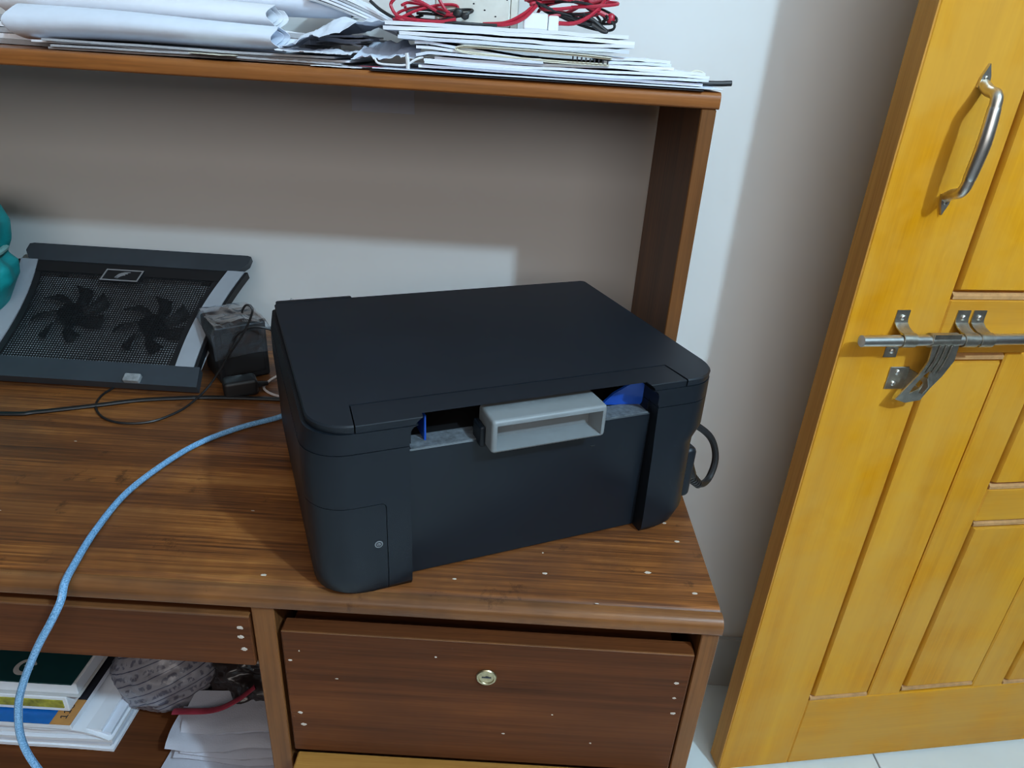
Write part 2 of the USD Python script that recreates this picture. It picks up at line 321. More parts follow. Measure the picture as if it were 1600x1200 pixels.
# pull handle
hd = dp('handle', tube([(.0815, -.003, 1.200), (.079, -.017, 1.194), (.0755, -.034, 1.190), (.0748, -.0385, 1.176), (.0742, -.0410, 1.14), (.0732, -.0385, 1.10), (.0725, -.034, 1.085), (.076, -.017, 1.079), (.0815, -.003, 1.073)], .0064, 12, 6), NICKEL, label='brushed metal pull handle')
GP = [(.0750, -.0372, 1.180), (.0748, -.0388, 1.170), (.0742, -.0410, 1.14), (.0734, -.0390, 1.108), (.0731, -.0378, 1.097)]
dp('grip', tube(GP, np.interp(np.linspace(0, 1, 25), [0, .1, .5, .9, 1], [.0062, .0070, .0080, .0070, .0062]), 14, 6), STEEL, hd)
for z, s in ((1.2005, 1), (1.0725, -1)):
    tip = extrude(Polygon([(-.007, -.004), (.007, -.004), (.0055, .008), (.0, .0215), (-.0055, .008)]), .004)
    M = frame((.0815, 0, z), (1, 0, 0), (0, 0, s), (0, -1, 0))
    v, f = xf(tip, M)
    dp('foot_plate', (v, f if s > 0 else f[:, ::-1]), NICKEL, hd)
    dp('screw', lump((.0815, -.0042, z + s * .006), (.0028, .0012, .0028), 1, .02, 3, 2), STEELD, hd)
# slide bolt
bolt = dp('slide_bolt', cyl((.011, -.022, .890), (.285, -.022, .893), .0078, 24), STEEL, label='steel rod of the slide bolt')
for xc, up in ((.076, True), (.166, True), (.190, True)):
    M = frame((xc, 0, .8905), (1, 0, 0), (0, -1, 0), (0, 0, 1))
    arc = [(-.022 - .0092 * math.cos(a), .0092 * math.sin(a)) for a in np.linspace(math.radians(112), -math.radians(112 if xc < .18 else 60), 18)]
    prof = [(-.0004, .034), (-.0004, .0215), (-.002, .0165), (-.008, .0120)] + arc + ([(-.008, -.0120), (-.002, -.0165), (-.0004, -.0215), (-.0004, -.034)] if xc < .18 else [])
    grid = np.array([[(xc + dx, y, .8905 + z + .001) for y, z in prof] for dx in (-.0095, -.003, .003, .0095)])
    dp('bracket', sheet(grid, .0016), STEELD, bolt)
    for zr in ((.915, .867) if xc < .18 else (.915,)):
        dp('rivet', lump((xc + .001, -.0022, zr), (.0042, .0022, .0042), 1, .03, 3, 3), STEEL, bolt)
dp('collar', cyl((.108, -.022, .8912), (.148, -.022, .8916), .0098, 24), STEELD, bolt)
arm = Polygon([(.108, .010), (.147, .010), (.150, -.028), (.144, -.052), (.135, -.072), (.129, -.092), (.108, -.096), (.090, -.090), (.098, -.072), (.108, -.050), (.112, -.028)])
slot = Polygon([(.1225, -.044), (.1235, -.058), (.118, -.074), (.1075, -.0805), (.1085, -.072), (.1135, -.058), (.1185, -.047)]).buffer(.0006)
arm = arm.buffer(.002).buffer(-.002).difference(slot)
v, f = arr(extrude(arm, .0022)); v2 = np.column_stack([v[:, 0], -.031 + v[:, 2] + np.clip(-v[:, 1] - .02, 0, 1) * .16, .892 + v[:, 1]])
dp('hasp_arm', (v2, f[:, ::-1]), STEELD, bolt, label='ribbed hasp arm with a slot')
for k in range(3):
    x = .120 + k * .0085
    dp('rib', tube([(x, -.0318, .888), (x - .001, -.0312, .866), (x - .004, -.028, .846)], .0013, 6, 3), STEELD, bolt)
dp('staple_plate', cbox(.083, .112, -.0024, .0, .809, .843, .0008), STEELD, bolt)
dp('rivet', lump((.0955, -.003, .835), (.0042, .0022, .0042), 1, .03, 3, 3), STEEL, bolt)
dp('rivet', lump((.0935, -.003, .818), (.0038, .002, .0038), 2, .03, 3, 3), STEEL, bolt)
loop = Polygon([(.0, -.016), (.026, -.013), (.030, .0), (.026, .010), (.0, .014)]).difference(Point(.018, -.001).buffer(.0055))
v, f = arr(extrude(loop, .002)); dp('staple', (np.column_stack([.111 + v[:, 2] + v[:, 0] * .45, -v[:, 0], .826 + v[:, 1]]), f), STEELD, bolt)

# ------------------------------------------------------------------ the desk with its hutch
H, D, XL, UT = 0.7657, 0.61, -1.62, 0.0165
desk = thing('desk', 'dark-stained wooden desk with drawers and an open shelf above', 'desk', (-.8, -.3, 0))
def nosed(x0, x1, yf, yb, z0, z1, r):
    """board with a rounded front edge"""
    t = z1 - z0; s = [(yb, z0), (yb, z1)]
    for a in np.linspace(90, 180, 7): s.append((yf + r + r * math.cos(math.radians(a)), z1 - r + r * math.sin(math.radians(a))))
    for a in np.linspace(180, 270, 4): s.append((yf + .003 + .003 * math.cos(math.radians(a)), z0 + .003 + .003 * math.sin(math.radians(a))))
    p = extrude(Polygon(s), x1 - x0)
    v, f = arr(p); return np.column_stack([x0 + v[:, 2], v[:, 0], v[:, 1]]), f
part(desk, 'desktop', nosed(XL, 0.0, -D + .012, -.001, H - .016, H, .009), DESK_TOP, smooth=40)
part(desk, 'nosing', nosed(XL, 0.0, -D - .001, -D + .0122, H - .0165, H + .0003, .0095), DESK_EDGE, smooth=40, label='rubbed pale front edge of the top')
part(desk, 'side_panel', cbox(-UT, -.0002, -D + .003, -.012, 0.0, H - .0165, .001), DESK_Z)
part(desk, 'side_panel', cbox(XL, XL + UT, -D + .003, -.012, 0.0, H - .0165, .001), DESK_Z)
part(desk, 'post', cbox(-.4265, -.4055, -D + .003, -.02, 0.0, H - .0165, .001), DESK_Z)
part(desk, 'kneehole_back', cbox(XL + UT, -.4265, -.030, -.022, .08, H - .0165, 0), DESK_X)
part(desk, 'lower_shelf', cbox(XL + UT, -.4265, -D + .03, -.030, .345, .365, .001), DESK_X)
# shallow drawer over the kneehole, standing a little proud
ap = part(desk, 'drawer', cbox(-1.30, -.4280, -D + .0005, -D + .018, .6755, .7385, .0012), DESK_X, label='shallow drawer front over the kneehole')
part(ap, 'drawer_box', cbox(-1.29, -.44, -D + .018, -.16, .679, .735, .001), DESK_X)
part(ap, 'top_strip', cbox(-1.30, -.4280, -D + .0000, -D + .006, .7362, .7392, .0006), DESK_EDGE)
for px, pz in ((-.4375, .724), (-.438, .7125), (-.4365, .697)):
    part(ap, 'filled_nail_hole', lump((px, -D + .0004, pz), (.0028, .0004, .0019), int(pz * 9000) % 17, .7, 16, 2), CHIP)
# locking drawer
dr = part(desk, 'drawer', cbox(-.4005, -.0195, -D - .001, -D + .017, .5605, .7245, .0016), DESK_X, label='wide locking drawer front')
part(dr, 'worn_edge', cbox(-.3995, -.0205, -D - .0014, -D + .0004, .7236, .7249, .0003), DESK_EDGE)
part(dr, 'drawer_box', cbox(-.396, -.034, -D + .017, -.10, .565, .715, .001), DESK_X)
M = frame((-.2095, -D - .0008, .6815), (1, 0, 0), (0, 0, 1), (0, -1, 0))
prof = np.array([(.0, .0), (.0098, .0), (.0098, .0012), (.0090, .0022), (.0075, .0022), (.0070, .0012), (.0, .0012)])
lk = part(dr, 'lock', xf(trimesh.creation.revolve(prof, sections=32), M), BRASS, label='round brass lock')
part(lk, 'keyhole', xf(extrude(Polygon([(-.0045, -.0008), (-.0045, .0008), (-.001, .0008), (-.001, .0018), (.002, .0018), (.002, .0008), (.0045, .0008), (.0045, -.0008)]), .0002), M @ np.array([[1, 0, 0, 0], [0, 1, 0, 0], [0, 0, 1, .0012], [0, 0, 0, 1.]])), INK)
# lower drawer, pulled out a little further
d2 = part(desk, 'drawer', cbox(-.3985, -.0195, -D - .020, -D + .004, .3900, .5535, .0016), DRAWER_LOW, label='lower drawer slightly pulled out, paler')
part(d2, 'drawer_box', cbox(-.394, -.034, -D + .004, -.10, .395, .540, .001), DESK_X)
part(desk, 'drawer', cbox(-.4005, -.0195, -D - .001, -D + .017, .20, .383, .0016), DESK_X)
# hutch
HD = .2705
part(desk, 'shelf_board', nosed(XL, 0.002, -HD - .002, -.001, 1.1660, 1.1832, .0075), SHELF_W, smooth=40)
part(desk, 'hutch_side', cbox(-UT, 0.0, -HD, -.0155, H, 1.166, .0012), DESK_Z)
part(desk, 'hutch_side', cbox(XL, XL + UT, -HD, -.0155, H, 1.166, .0012), DESK_Z)
rng = np.random.default_rng(5)
fl_ = []
for k in range(12):
    x, y = rng.uniform(-.75, -.02), rng.uniform(-.60, -.38)
    fl_.append(lump((x, y, H + .0002), (rng.uniform(.0006, .0026), rng.uniform(.0005, .0012), .0003), k, .4, 9, 1))
for (x, y, r) in ((-.022, -.50, .004), (-.03, -.47, .0035), (-.06, -.55, .0045), (-.42, -.585, .004), (-.245, -.575, .003), (-.0195, -.575, .004), (-.16, -.56, .0035)):
    fl_.append(lump((x, y, H + .0002), (r * .62, r * .34, .0004), int(abs(x) * 1000) % 97, .7, 16, 2))
part(desk, 'paint_flecks', cat_(*fl_), CHIP, kind='stuff')
fd = []
for k in range(6):
    x, z = rng.uniform(-.39, -.03), rng.uniform(.57, .71)
    fd.append(lump((x, -D - .0011, z), (rng.uniform(.0006, .0022), .0003, rng.uniform(.0005, .0010)), k, .4, 9, 1))
for (x, z, r) in ((-.394, .688, .0024), (-.031, .688, .003), (-.028, .647, .003), (-.030, .668, .0022), (-.388, .60, .0035), (-.39, .617, .003)):
    fd.append(lump((x, -D - .0011, z), (r * .75, .0003, r * .5), int(z * 1000) % 97, .7, 16, 2))
part(dr, 'paint_flecks', cat_(*fd), CHIP, kind='stuff')

# ------------------------------------------------------------------ the printer
PA, PX, PY = 0.4079, -0.3577, -0.6123
PW, PD, PH = .3971, .3034, .1722
prn = thing('printer', 'black all-in-one inkjet printer standing on the desk', 'printer', (PX, PY, H), PA)
def pp(name, mesh, m, parent=None, **k): return part(parent or prn, name, mesh, m, world=False, **k)
def ring(x0, x1, y0, y1, rf, rb, n=8):
    P = []
    for cx, cy, r, a0 in ((x0 + rf, y0 + rf, rf, 180), (x1 - rf, y0 + rf, rf, 270), (x1 - rb, y1 - rb, rb, 0), (x0 + rb, y1 - rb, rb, 90)):
        for a in np.linspace(a0, a0 + 90, n): P.append((cx + r * math.cos(math.radians(a)), cy + r * math.sin(math.radians(a))))
    return np.array(P)
def loft(levels):
    R = [np.column_stack([ring(*l[1:]), np.full(32, l[0])]) for l in levels]
    n = len(R[0]); V = np.vstack(R + [[R[0].mean(0)], [R[-1].mean(0)]]); F = []
    for i in range(len(R) - 1):
        for j in range(n):
            a, b, c, d = i * n + j, i * n + (j + 1) % n, (i + 1) * n + (j + 1) % n, (i + 1) * n + j
            F += [(a, b, c), (a, c, d)]
    k = len(R) * n
    for j in range(n): F += [(k, (j + 1) % n, j), (k + 1, (len(R) - 1) * n + j, (len(R) - 1) * n + (j + 1) % n)]
    return man((V, np.array(F)))
RF = .036
body = loft([(0.0, .002, PW - .026, -.002, PD - .01, RF, .01), (.006, -.003, PW - .018, -.0055, PD - .006, RF, .008), (.020, -.0045, PW - .0105, -.006, PD - .004, RF, .008),
             (.090, -.006, PW - .0105, -.0035, PD - .004, RF, .008), (.101, -.0065, PW - .0095, -.003, PD - .003, RF, .008), (.114, -.007, PW - .001, -.002, PD, RF, .006), (.1455, -.0065, PW, -.0005, PD, RF, .006)])
scan = loft([(.1462, -.0062, PW, -.0005, PD, RF, .006), (.1645, -.0030, PW, 0, PD, RF, .006)])
recess = cbox(.0795, .3235, -.02, .0155, -.01, .1485, 0)
cav = Manifold.batch_hull([Manifold.cylinder(.25, .007, .007, 20).rotate((-90, 0, 0)).translate((x, -.02, z)) for x in (.0875, .3155) for z in (.141, .1575)])
ink = cbox(-.01, .0575, -.01, .085, -.01, .0945, 0)
curve = Manifold.batch_hull([Manifold.cylinder(.2, .004, .004, 16).rotate((-90, 0, 0)).translate((x, -.1, z)) for x in (-.04, .0535) for z in (-.02, .0905)])
ink = curve ^ cbox(-.1, .1, -.05, .09, -.1, .2, 0)
inkg = ink + Manifold.batch_hull([Manifold.cylinder(.2, .0046, .0046, 16).rotate((-90, 0, 0)).translate((x, -.1, z)) for x in (-.04, .0535) for z in (-.02, .0905)]) ^ cbox(-.1, .1, -.05, .0906, -.1, .2, 0)
shell = body - recess - cav
pp('body', shell - inkg, BLACK)
ic = pp('ink_cover', (shell ^ ink).translate((0, 0, 0)), BLACK, label='corner cover on the left of the front')
pp('badge', xf(Manifold.cylinder(.0004, .0036, .0036, 24), frame((.050, -.0049, .054), (1, 0, 0), (0, 0, 1), (0, -1, 0))), GRAYP, ic)
pp('badge_mark', xf(man(extrude(Point(0, 0).buffer(.0026).difference(Point(0, 0).buffer(.0018)).union(sbox(-.0010, -.0010, .0010, -.0004)).union(sbox(-.0010, -.001, -.0005, .001)), .0002)), frame((.050, -.0053, .054), (1, 0, 0), (0, 0, 1), (0, -1, 0))), INK, ic)
pp('scanner_unit', scan - cav - recess, BLACK)
# lid with a notch for the control strip
lid = loft([(.1650, .0006, PW - .0006, .0005, PD, RF, .006), (.1708, .0, PW, 0, PD, RF, .006), (.1722, .0012, PW - .0012, .0012, PD - .001, RF, .006)])
notch = Manifold.batch_hull([cbox(.0345, .3535, -.02, .0, .15, .2, 0), cbox(.0370, .3505, .0, .0365, .15, .2, 0)])
pp('scanner_lid', lid - notch, LIDM)
strip = Manifold.hull_points(np.array([(x, y, z) for x0, x1, y, zs in ((.0358, .3522, .0006, (.1648, .1708)), (.0358, .3522, .0014, (.1648, .1714)), (.0380, .3494, .0354, (.1648, .1718))) for x in (x0, x1) for z in zs]))
lipcut = Manifold.hull_points(np.array([(x, y, z) for xa, xb, y, z in ((.0815, .3220, -.03, .150), (.0815, .3220, .045, .150), (.0860, .3170, -.03, .1668), (.0925, .3110, -.03, .1740), (.0925, .3110, .0050, .1720), (.0860, .3170, .0065, .1668), (.0860, .3170, .036, .1650)) for x in (xa, xb)]))
pp('control_strip', strip - cav - lipcut, BLACK)
pp('hinge_cover', rbox(.002, .088, PD - .004, PD + .006, .140, .1726, .002), BLACK)
# front cover, its dusty ledge, the grey tray and the guides
cv = pp('front_cover', cbox(.0800, .3228, .0085, .0155, .0015, .1365, .0012) - cbox(.148, .262, -.01, .03, .130, .15, 0), COVER)
pp('dust_ledge', cbox(.083, .146, .0095, .032, .1362, .1369, .0002), DUST, cv, label='dusty upper ledge')
pp('dust_ledge', cbox(.264, .320, .0095, .032, .1362, .1369, .0002), DUST, cv)
pp('latch_notch', cbox(.2585, .2635, .0080, .0090, .1085, .1098, .0002), DARKIN, cv)
tr = rbox(.1475, .2590, -.014, .022, .1330, .1655, .0035) - Manifold.hull_points(np.array([(x, y, z) for (xa, xb, za, zb, y) in ((.1510, .2555, .1345, .1610, -.02), (.1560, .2500, .1395, .1585, .004)) for x in (xa, xb) for z in (za, zb)]))
ty = pp('output_tray', tr, GRAYP, label='grey plastic output tray pull')
pp('hinge_arm', rbox(.142, .1475, .0, .020, .133, .153, .002), BLACK, ty); pp('hinge_arm', rbox(.259, .2645, .0, .020, .133, .153, .002), BLACK, ty)
pp('paper_guide', cbox(.0975, .0995, .020, .050, .136, .1615, .0006), BLUEP, label='blue paper guide')
g = Polygon([(0, 0), (.046, 0), (.048, .004), (.044, .006), (.048, .008), (.048, .024), (.043, .026), (.028, .024), (.010, .012)])
v, f = arr(extrude(g, .003)); pp('paper_guide', (np.column_stack([.283 + v[:, 0], .036 + v[:, 2] - v[:, 0] * .25, .1365 + v[:, 1]]), f[:, ::-1]), BLUEP, label='blue paper guide')
pp('tray_floor', cbox(.085, .318, .03, .22, .1340, .1352, .0002), DARKIN)
pp('power_inlet', rbox(PW - .012, PW + .004, .020, .072, .012, .075, .006), BLACK)
E2W = lambda u, vv, h: (PX + u * math.cos(PA) - vv * math.sin(PA), PY + u * math.sin(PA) + vv * math.cos(PA), H + h)
pc = thing('power_cable', 'black power cable looping out of the right side of the printer', 'power cable', E2W(.43, .06, 0), 0)
part(pc, 'cord', tube([E2W(.428, .062, .010), E2W(.452, .066, -.012), E2W(.474, .076, -.014), E2W(.485, .084, .008), E2W(.478, .092, .034), E2W(.452, .100, .054), E2W(.42, .11, .064), E2W(.404, .125, .064)], .0042, 10, 8), BLACKC)
rib = []
for k in range(7):
    t = k / 6; a = np.array(E2W(.424 + .024 * t, .061 + .004 * t, .014 - .023 * t)); b = np.array(E2W(.424 + .024 * (t + .1), .061 + .004 * (t + .1), .014 - .023 * (t + .1)))
    rib.append(cyl(a, b, .0078 - .0022 * t, 14))
part(pc, 'strain_relief', cat_(*rib), BLACKC)
pl = Manifold.batch_hull([Manifold.sphere(.006, 12).translate(E2W(u, .058 + dv, h)) for dv in (-.008, .008) for u, h in ((.4035, .046), (.4035, .016), (.416, .034), (.423, .018))])
part(pc, 'plug', pl, BLACKC)

# ------------------------------------------------------------------ laptop cooling pad
pc_y, pc_z, SY, SZ = -.253, .7795, .884, .468       # front lower edge; slope direction
padM = frame((-.79, pc_y, pc_z), (1, 0, 0), (0, SY, SZ), (0, -SZ, SY))   # local: x, s up the slope, n outwards
pad = thing('laptop_cooling_pad', 'tilted black mesh laptop cooling pad with silver sides', 'cooling pad', (-.79, -.15, H))
def pd_(name, mesh, m, parent=None, **k): return part(parent or pad, name, xf(mesh, padM), m, **k)
def pol(pts, n0, n1, b=0): 
    v, f = arr(extrude(Polygon(pts), n1 - n0)); return np.column_stack([v[:, 0], v[:, 1], v[:, 2] + n0]), f
sarr = np.linspace(.0, 1, 13)
def inner(s): return .1265 - .012 * math.sin(math.pi * min(1, max(0, (s - .03) / .19))) * 0 + (.0 if s < .03 else .019 * ((s - .03) / .19) ** 2.2) - .0035 * math.sin(math.pi * (s - .03) / .19)
def outer(s): return inner(s) + .0255
SS = np.linspace(.033, .2180, 12)
for sg in (-1, 1):
    tr_ = [(sg * inner(s), s) for s in SS] + [(sg * outer(s), s) for s in SS[::-1]]
    pd_('side_trim', pol(tr_ if sg > 0 else tr_[::-1], -.004, .0012), SILV, label='silver side trim')
    sd = [(sg * (outer(s) - .001), s) for s in SS] + [(sg * (outer(s) + .0045), s) for s in SS[::-1]]
    pd_('side_frame', pol(sd if sg > 0 else sd[::-1], -.012, -.0004), PADB)
top = Polygon([(-.1585, .2175), (.1585, .2175), (.1715, .236), (.172, .2505), (.166, .2525), (-.166, .2525), (-.172, .2505), (-.1715, .236)])
v, f = arr(extrude(top, .016)); pd_('top_rail', (np.column_stack([v[:, 0], v[:, 1], v[:, 2] * .62 - .009]), f), PADP)
bar = Polygon([(-.166, .0), (.166, .0), (.160, .0335), (-.160, .0335)])
v, f = arr(extrude(bar, .013)); pd_('front_bar', (np.column_stack([v[:, 0], v[:, 1], v[:, 2] - .012]), f), PADP)
fr = Polygon([(-inner(s), s) for s in SS] + [(inner(s), s) for s in SS[::-1]])
rimp = fr.difference(Polygon([(-inner(s) + .010, s) for s in SS[:-2]] + [(inner(s) - .010, s) for s in SS[:-2][::-1]]))
v, f = arr(extrude(fr.intersection(sbox(-.2, .196, .2, .2185)), .003)); pd_('grille_border', (np.column_stack([v[:, 0], v[:, 1], v[:, 2] - .003]), f), PADB)
for sg in (-1, 1):
    b_ = [(sg * (inner(s) - .009), s) for s in SS] + [(sg * inner(s), s) for s in SS[::-1]]
    pd_('grille_border', pol(b_ if sg > 0 else b_[::-1], -.004, -.0005), PADB)
# woven wire grille: real wires, too fine to pick apart
wires = []
pitch, w = .0038, .00058
s_ = .034
while s_ < .197:
    xi = inner(s_) - .006; wires.append(cbox(-xi, xi, s_ - w, s_ + w, -.0022, -.0012, 0)); s_ += pitch
x = -.138
while x < .1385:
    s0 = .034
    for s0 in np.linspace(.034, .19, 30):
        if inner(s0) - .006 >= abs(x): break
    wires.append(cbox(x - w, x + w, s0, .197, -.0022, -.0012, 0)); x += pitch
pd_('wire_grille', cat_(*wires), PADB, kind='stuff', smooth=False)
pd_('base_plate', pol([(-.150, .005), (.150, .005), (.160, .235), (-.160, .235)], -.021, -.0195), PLATE)
for fx, fs in ((-.0585, .122), (.064, .110)):
    fan = pd_('fan', pol([(fx + .017 * math.cos(a), fs + .017 * math.sin(a)) for a in np.linspace(0, 2 * math.pi, 24, endpoint=False)], -.018, -.004), PADB, label='black fan under the mesh')
    for k in range(7):
        a0 = k / 7 * 2 * math.pi
        g_ = []
        for r_ in np.linspace(.015, .052, 7):
            row = []
            for da in (0.0, .2, .42):
                a = a0 + da + (r_ - .015) * 13; row.append((fx + r_ * math.cos(a), fs + r_ * math.sin(a), -.013 + da * .022))
            g_.append(row)
        pd_('fan_blade', sheet(np.array(g_), .0012), PADB, fan)
bd = pol([(-.036, .182), (.020, .182), (.0225, .205), (-.0335, .205)], -.001, .0022)
bdg = pd_('badge', bd, PADB, label='badge with a silver outline and wing emblem')
o_ = Polygon([(-.036, .182), (.020, .182), (.0225, .205), (-.0335, .205)]); o2 = o_.buffer(-.0020)
v, f = arr(extrude(o_.difference(o2), .0008)); pd_('badge_outline', (np.column_stack([v[:, 0], v[:, 1], v[:, 2] + .0022]), f), SILVTXT, bdg)
for k in range(3):
    c = [(-.016 + .002 * k, .1885 - .0005 * k), (-.0125 + .0015 * k, .1945 - .0016 * k), (-.005, .1985 - .002 * k), (.004 - .003 * k, .2000 - .0030 * k)]
    c = spline(c, 5); n_ = len(c); wd = np.sin(np.linspace(.15, 2.9, n_)) * .0011 + .0002
    poly = Polygon([(p[0], p[1] + q) for p, q in zip(c, wd)] + [(p[0], p[1] - q) for p, q in list(zip(c, wd))[::-1]]).buffer(0)
    v, f = arr(extrude(poly, .0006)); pd_('wing_stroke', (np.column_stack([v[:, 0], v[:, 1], v[:, 2] + .0022]), f), SILVTXT, bdg)
for fx in (.0785,):
    pd_('laptop_stop', rbox(fx - .011, fx + .011, .0005, .013, -.008, .0075, .002), CLIP, label='grey rubber stop')
pd_('rear_leg', cbox(-.12, -.10, .20, .225, -.085, -.0195, .002), PADB); pd_('rear_leg', cbox(.10, .12, .20, .225, -.085, -.0195, .002), PADB)

# ------------------------------------------------------------------ things beside the pad
spk = thing('small_speaker', 'small black cube speaker wrapped in crumpled clear film', 'speaker', (-.602, -.165, H), .66)
part(spk, 'cabinet', rbox(-.035, .035, -.035, .035, 0, .084, .0035), PADB, world=False)
g_ = []
for a in np.linspace(0, 1, 30):
    row = []
    for b in np.linspace(0, 1, 34):
        x_ = -.040 + .080 * a; d = .118 * b                    # d: way travelled over the top, then down the front
        if d < .072: y_, z_ = .037 - d, .0865
        else: y_, z_ = -.0385, .0865 - (d - .072)
        q = np.array([[x_ * 26 + 2, d * 26 + 3, 1.7]])
        n_ = abs(meshkit.fbm(q, 3, 3)[0] - .5) * 2; n2 = abs(meshkit.fbm(q * 2.1 + 5, 2, 9)[0] - .5)
        puff = .013 * n_ + .006 * n2; edge = max(0, abs(x_) - .034)
        row.append((x_, y_ - (puff * .8 if d >= .066 else 0), z_ + (puff if d < .078 else 0) - edge * 2.2 * (d < .08)))
    g_.append(row)
part(spk, 'clear_film', sheet(np.array(g_), .0003), FILM, world=False, smooth=12, label='crumpled clear plastic film')
part(spk, 'front_grille', cbox(-.028, .028, -.0360, -.0345, .010, .074, .0005), DARKIN, world=False)
solo('clear_plastic_scrap', sheet(np.array([[(-.546 + .03 * a + .006 * math.sin(7 * b), -.115 + .012 * b + .006 * math.sin(9 * a), H + .002 + .085 * b + .006 * math.sin(11 * a)) for b in np.linspace(0, 1, 10)] for a in np.linspace(0, 1, 10)]), .0004), FILM,
     'scrap of clear plastic standing between the speaker and the printer', 'plastic scrap')
ad = thing('power_adapter', 'small glossy black adapter lying in front of the wrapped speaker', 'adapter', (-.572, -.236, H), .5)
part(ad, 'housing', rbox(-.022, .022, -.014, .014, 0, .024, .005), BLACKC, world=False)
part(ad, 'cable_boot', cyl((.02, 0, .010), (.036, .004, .008), .005, 12, .003), BLACKC, world=False)
solo('audio_cable', tube([(-.742, -.244, H + .002), (-.745, -.270, H + .002), (-.736, -.299, H + .002), (-.712, -.325, H + .002), (-.682, -.336, H + .002), (-.650, -.328, H + .002), (-.630, -.300, H + .002), (-.621, -.272, H + .004), (-.612, -.246, H + .012), (-.598, -.228, H + .034), (-.585, -.228, H + .054), (-.560, -.228, H + .090), (-.548, -.226, H + .116), (-.550, -.224, H + .124), (-.556, -.224, H + .125), (-.561, -.224, H + .118), (-.562, -.224, H + .114)], .0015, 6, 8), BLACKC,
     'thin black cable looped on the desk and hooked up over the speaker', 'cable')
solo('black_flat_cable', tube([(-1.45, -.22, H + .0025), (-1.25, -.31, H + .0025), (-1.02, -.345, H + .0025), (-.835, -.332, H + .0025), (-.796, -.322, H + .0025), (-.737, -.297, H + .0025), (-.69, -.276, H + .0025), (-.634, -.262, H + .0025), (-.601, -.256, H + .0025), (-.55, -.252, H + .0025), (-.505, -.250, H + .0025), (-.46, -.25, H + .0025)], .0038, 8, 8, .6), BLACKC,
     'flat black cable running along the front of the cooling pad to the printer', 'cable')
solo('speaker_lead', tube([(-.595, -.205, H + .048), (-.585, -.205, H + .070), (-.566, -.20, H + .083), (-.546, -.196, H + .083), (-.528, -.186, H + .072), (-.50, -.16, H + .05), (-.48, -.12, H + .02)], .0017, 6, 8), BLACKC,
     'short black lead arching from the speaker behind the printer', 'cable')
solo('pale_wire', tube([(-.515, -.165, H + .010), (-.535, -.180, H + .006), (-.548, -.205, H + .0022), (-.545, -.222, H + .0022), (-.530, -.236, H + .0022), (-.508, -.245, H + .0022)], .0018, 6, 8), WHITEC,
     'thin pale wire curving out beside the back corner of the printer', 'wire')
blue = [(-.470, -.270, H + .012), (-.496, -.299, H + .0045), (-.534, -.330, H + .004), (-.566, -.368, H + .004), (-.586, -.412, H + .004), (-.601, -.478, H + .004), (-.5985, -.542, H + .004), (-.590, -.592, H + .004), (-.585, -.614, H + .0035), (-.584, -.6245, H - .006), (-.592, -.632, .742), (-.608, -.637, .714), (-.629, -.640, .672), (-.642, -.641, .637), (-.650, -.641, .591), (-.644, -.640, .544), (-.622, -.637, .47), (-.600, -.640, .36), (-.598, -.650, .20), (-.612, -.665, .06), (-.640, -.690, .0045), (-.700, -.720, .0038), (-.79, -.735, .0038)]
solo('blue_usb_cable', tube(blue, .0034, 10, 10), BLUEC, 'shiny blue braided cable running from the printer over the desk edge', 'cable')
tb = thing('teal_bag', 'teal drawstring bag at the left end of the desk', 'bag', (-1.05, -.15, H))
s = trimesh.creation.icosphere(5); v = s.vertices.copy()
th = np.arctan2(v[:, 1], v[:, 0]); zz = (v[:, 2] + 1) / 2
rad = np.interp(zz, [0, .03, .15, .30, .45, .53, .585, .66, .78, .93, 1], [0, .050, .070, .092, .104, .100, .086, .090, .092, .078, 0])
rad = rad * (1 + .06 * np.sin(th * 9 + zz * 4) * np.exp(-((zz - .62) / .2) ** 2) + .08 * (meshkit.fbm(v * 2.2 + 4, 3, 8) - .5))
part(tb, 'bag_body', (np.column_stack([-1.045 + .055 * zz + rad * np.cos(th), -.155 + rad * np.sin(th) * .8, H + .245 * zz + .03 * np.clip(zz - .8, 0, 1) * 5 * (meshkit.fbm(np.column_stack([np.cos(th) * 2, np.sin(th) * 2, zz]) + 3, 3, 5) - .6)]), s.faces), TEAL)
part(tb, 'drawstring', tube([(-1.013 + .090 * math.cos(a), -.155 + .073 * math.sin(a), H + .143 + .01 * math.sin(a * 2 + 1)) for a in np.linspace(-2.2, .9, 12)], .0042, 8, 6), TEALT)
part(tb, 'drawstring_knot', cat_(lump((-.920, -.178, H + .142), (.009, .008, .007), 3, .3, 7, 3), tube([(-.920, -.178, H + .142), (-.916, -.170, H + .150), (-.908, -.172, H + .155)], .002, 6, 5), tube([(-.920, -.178, H + .142), (-.914, -.176, H + .142), (-.908, -.178, H + .147)], .002, 6, 5)), TEALT)

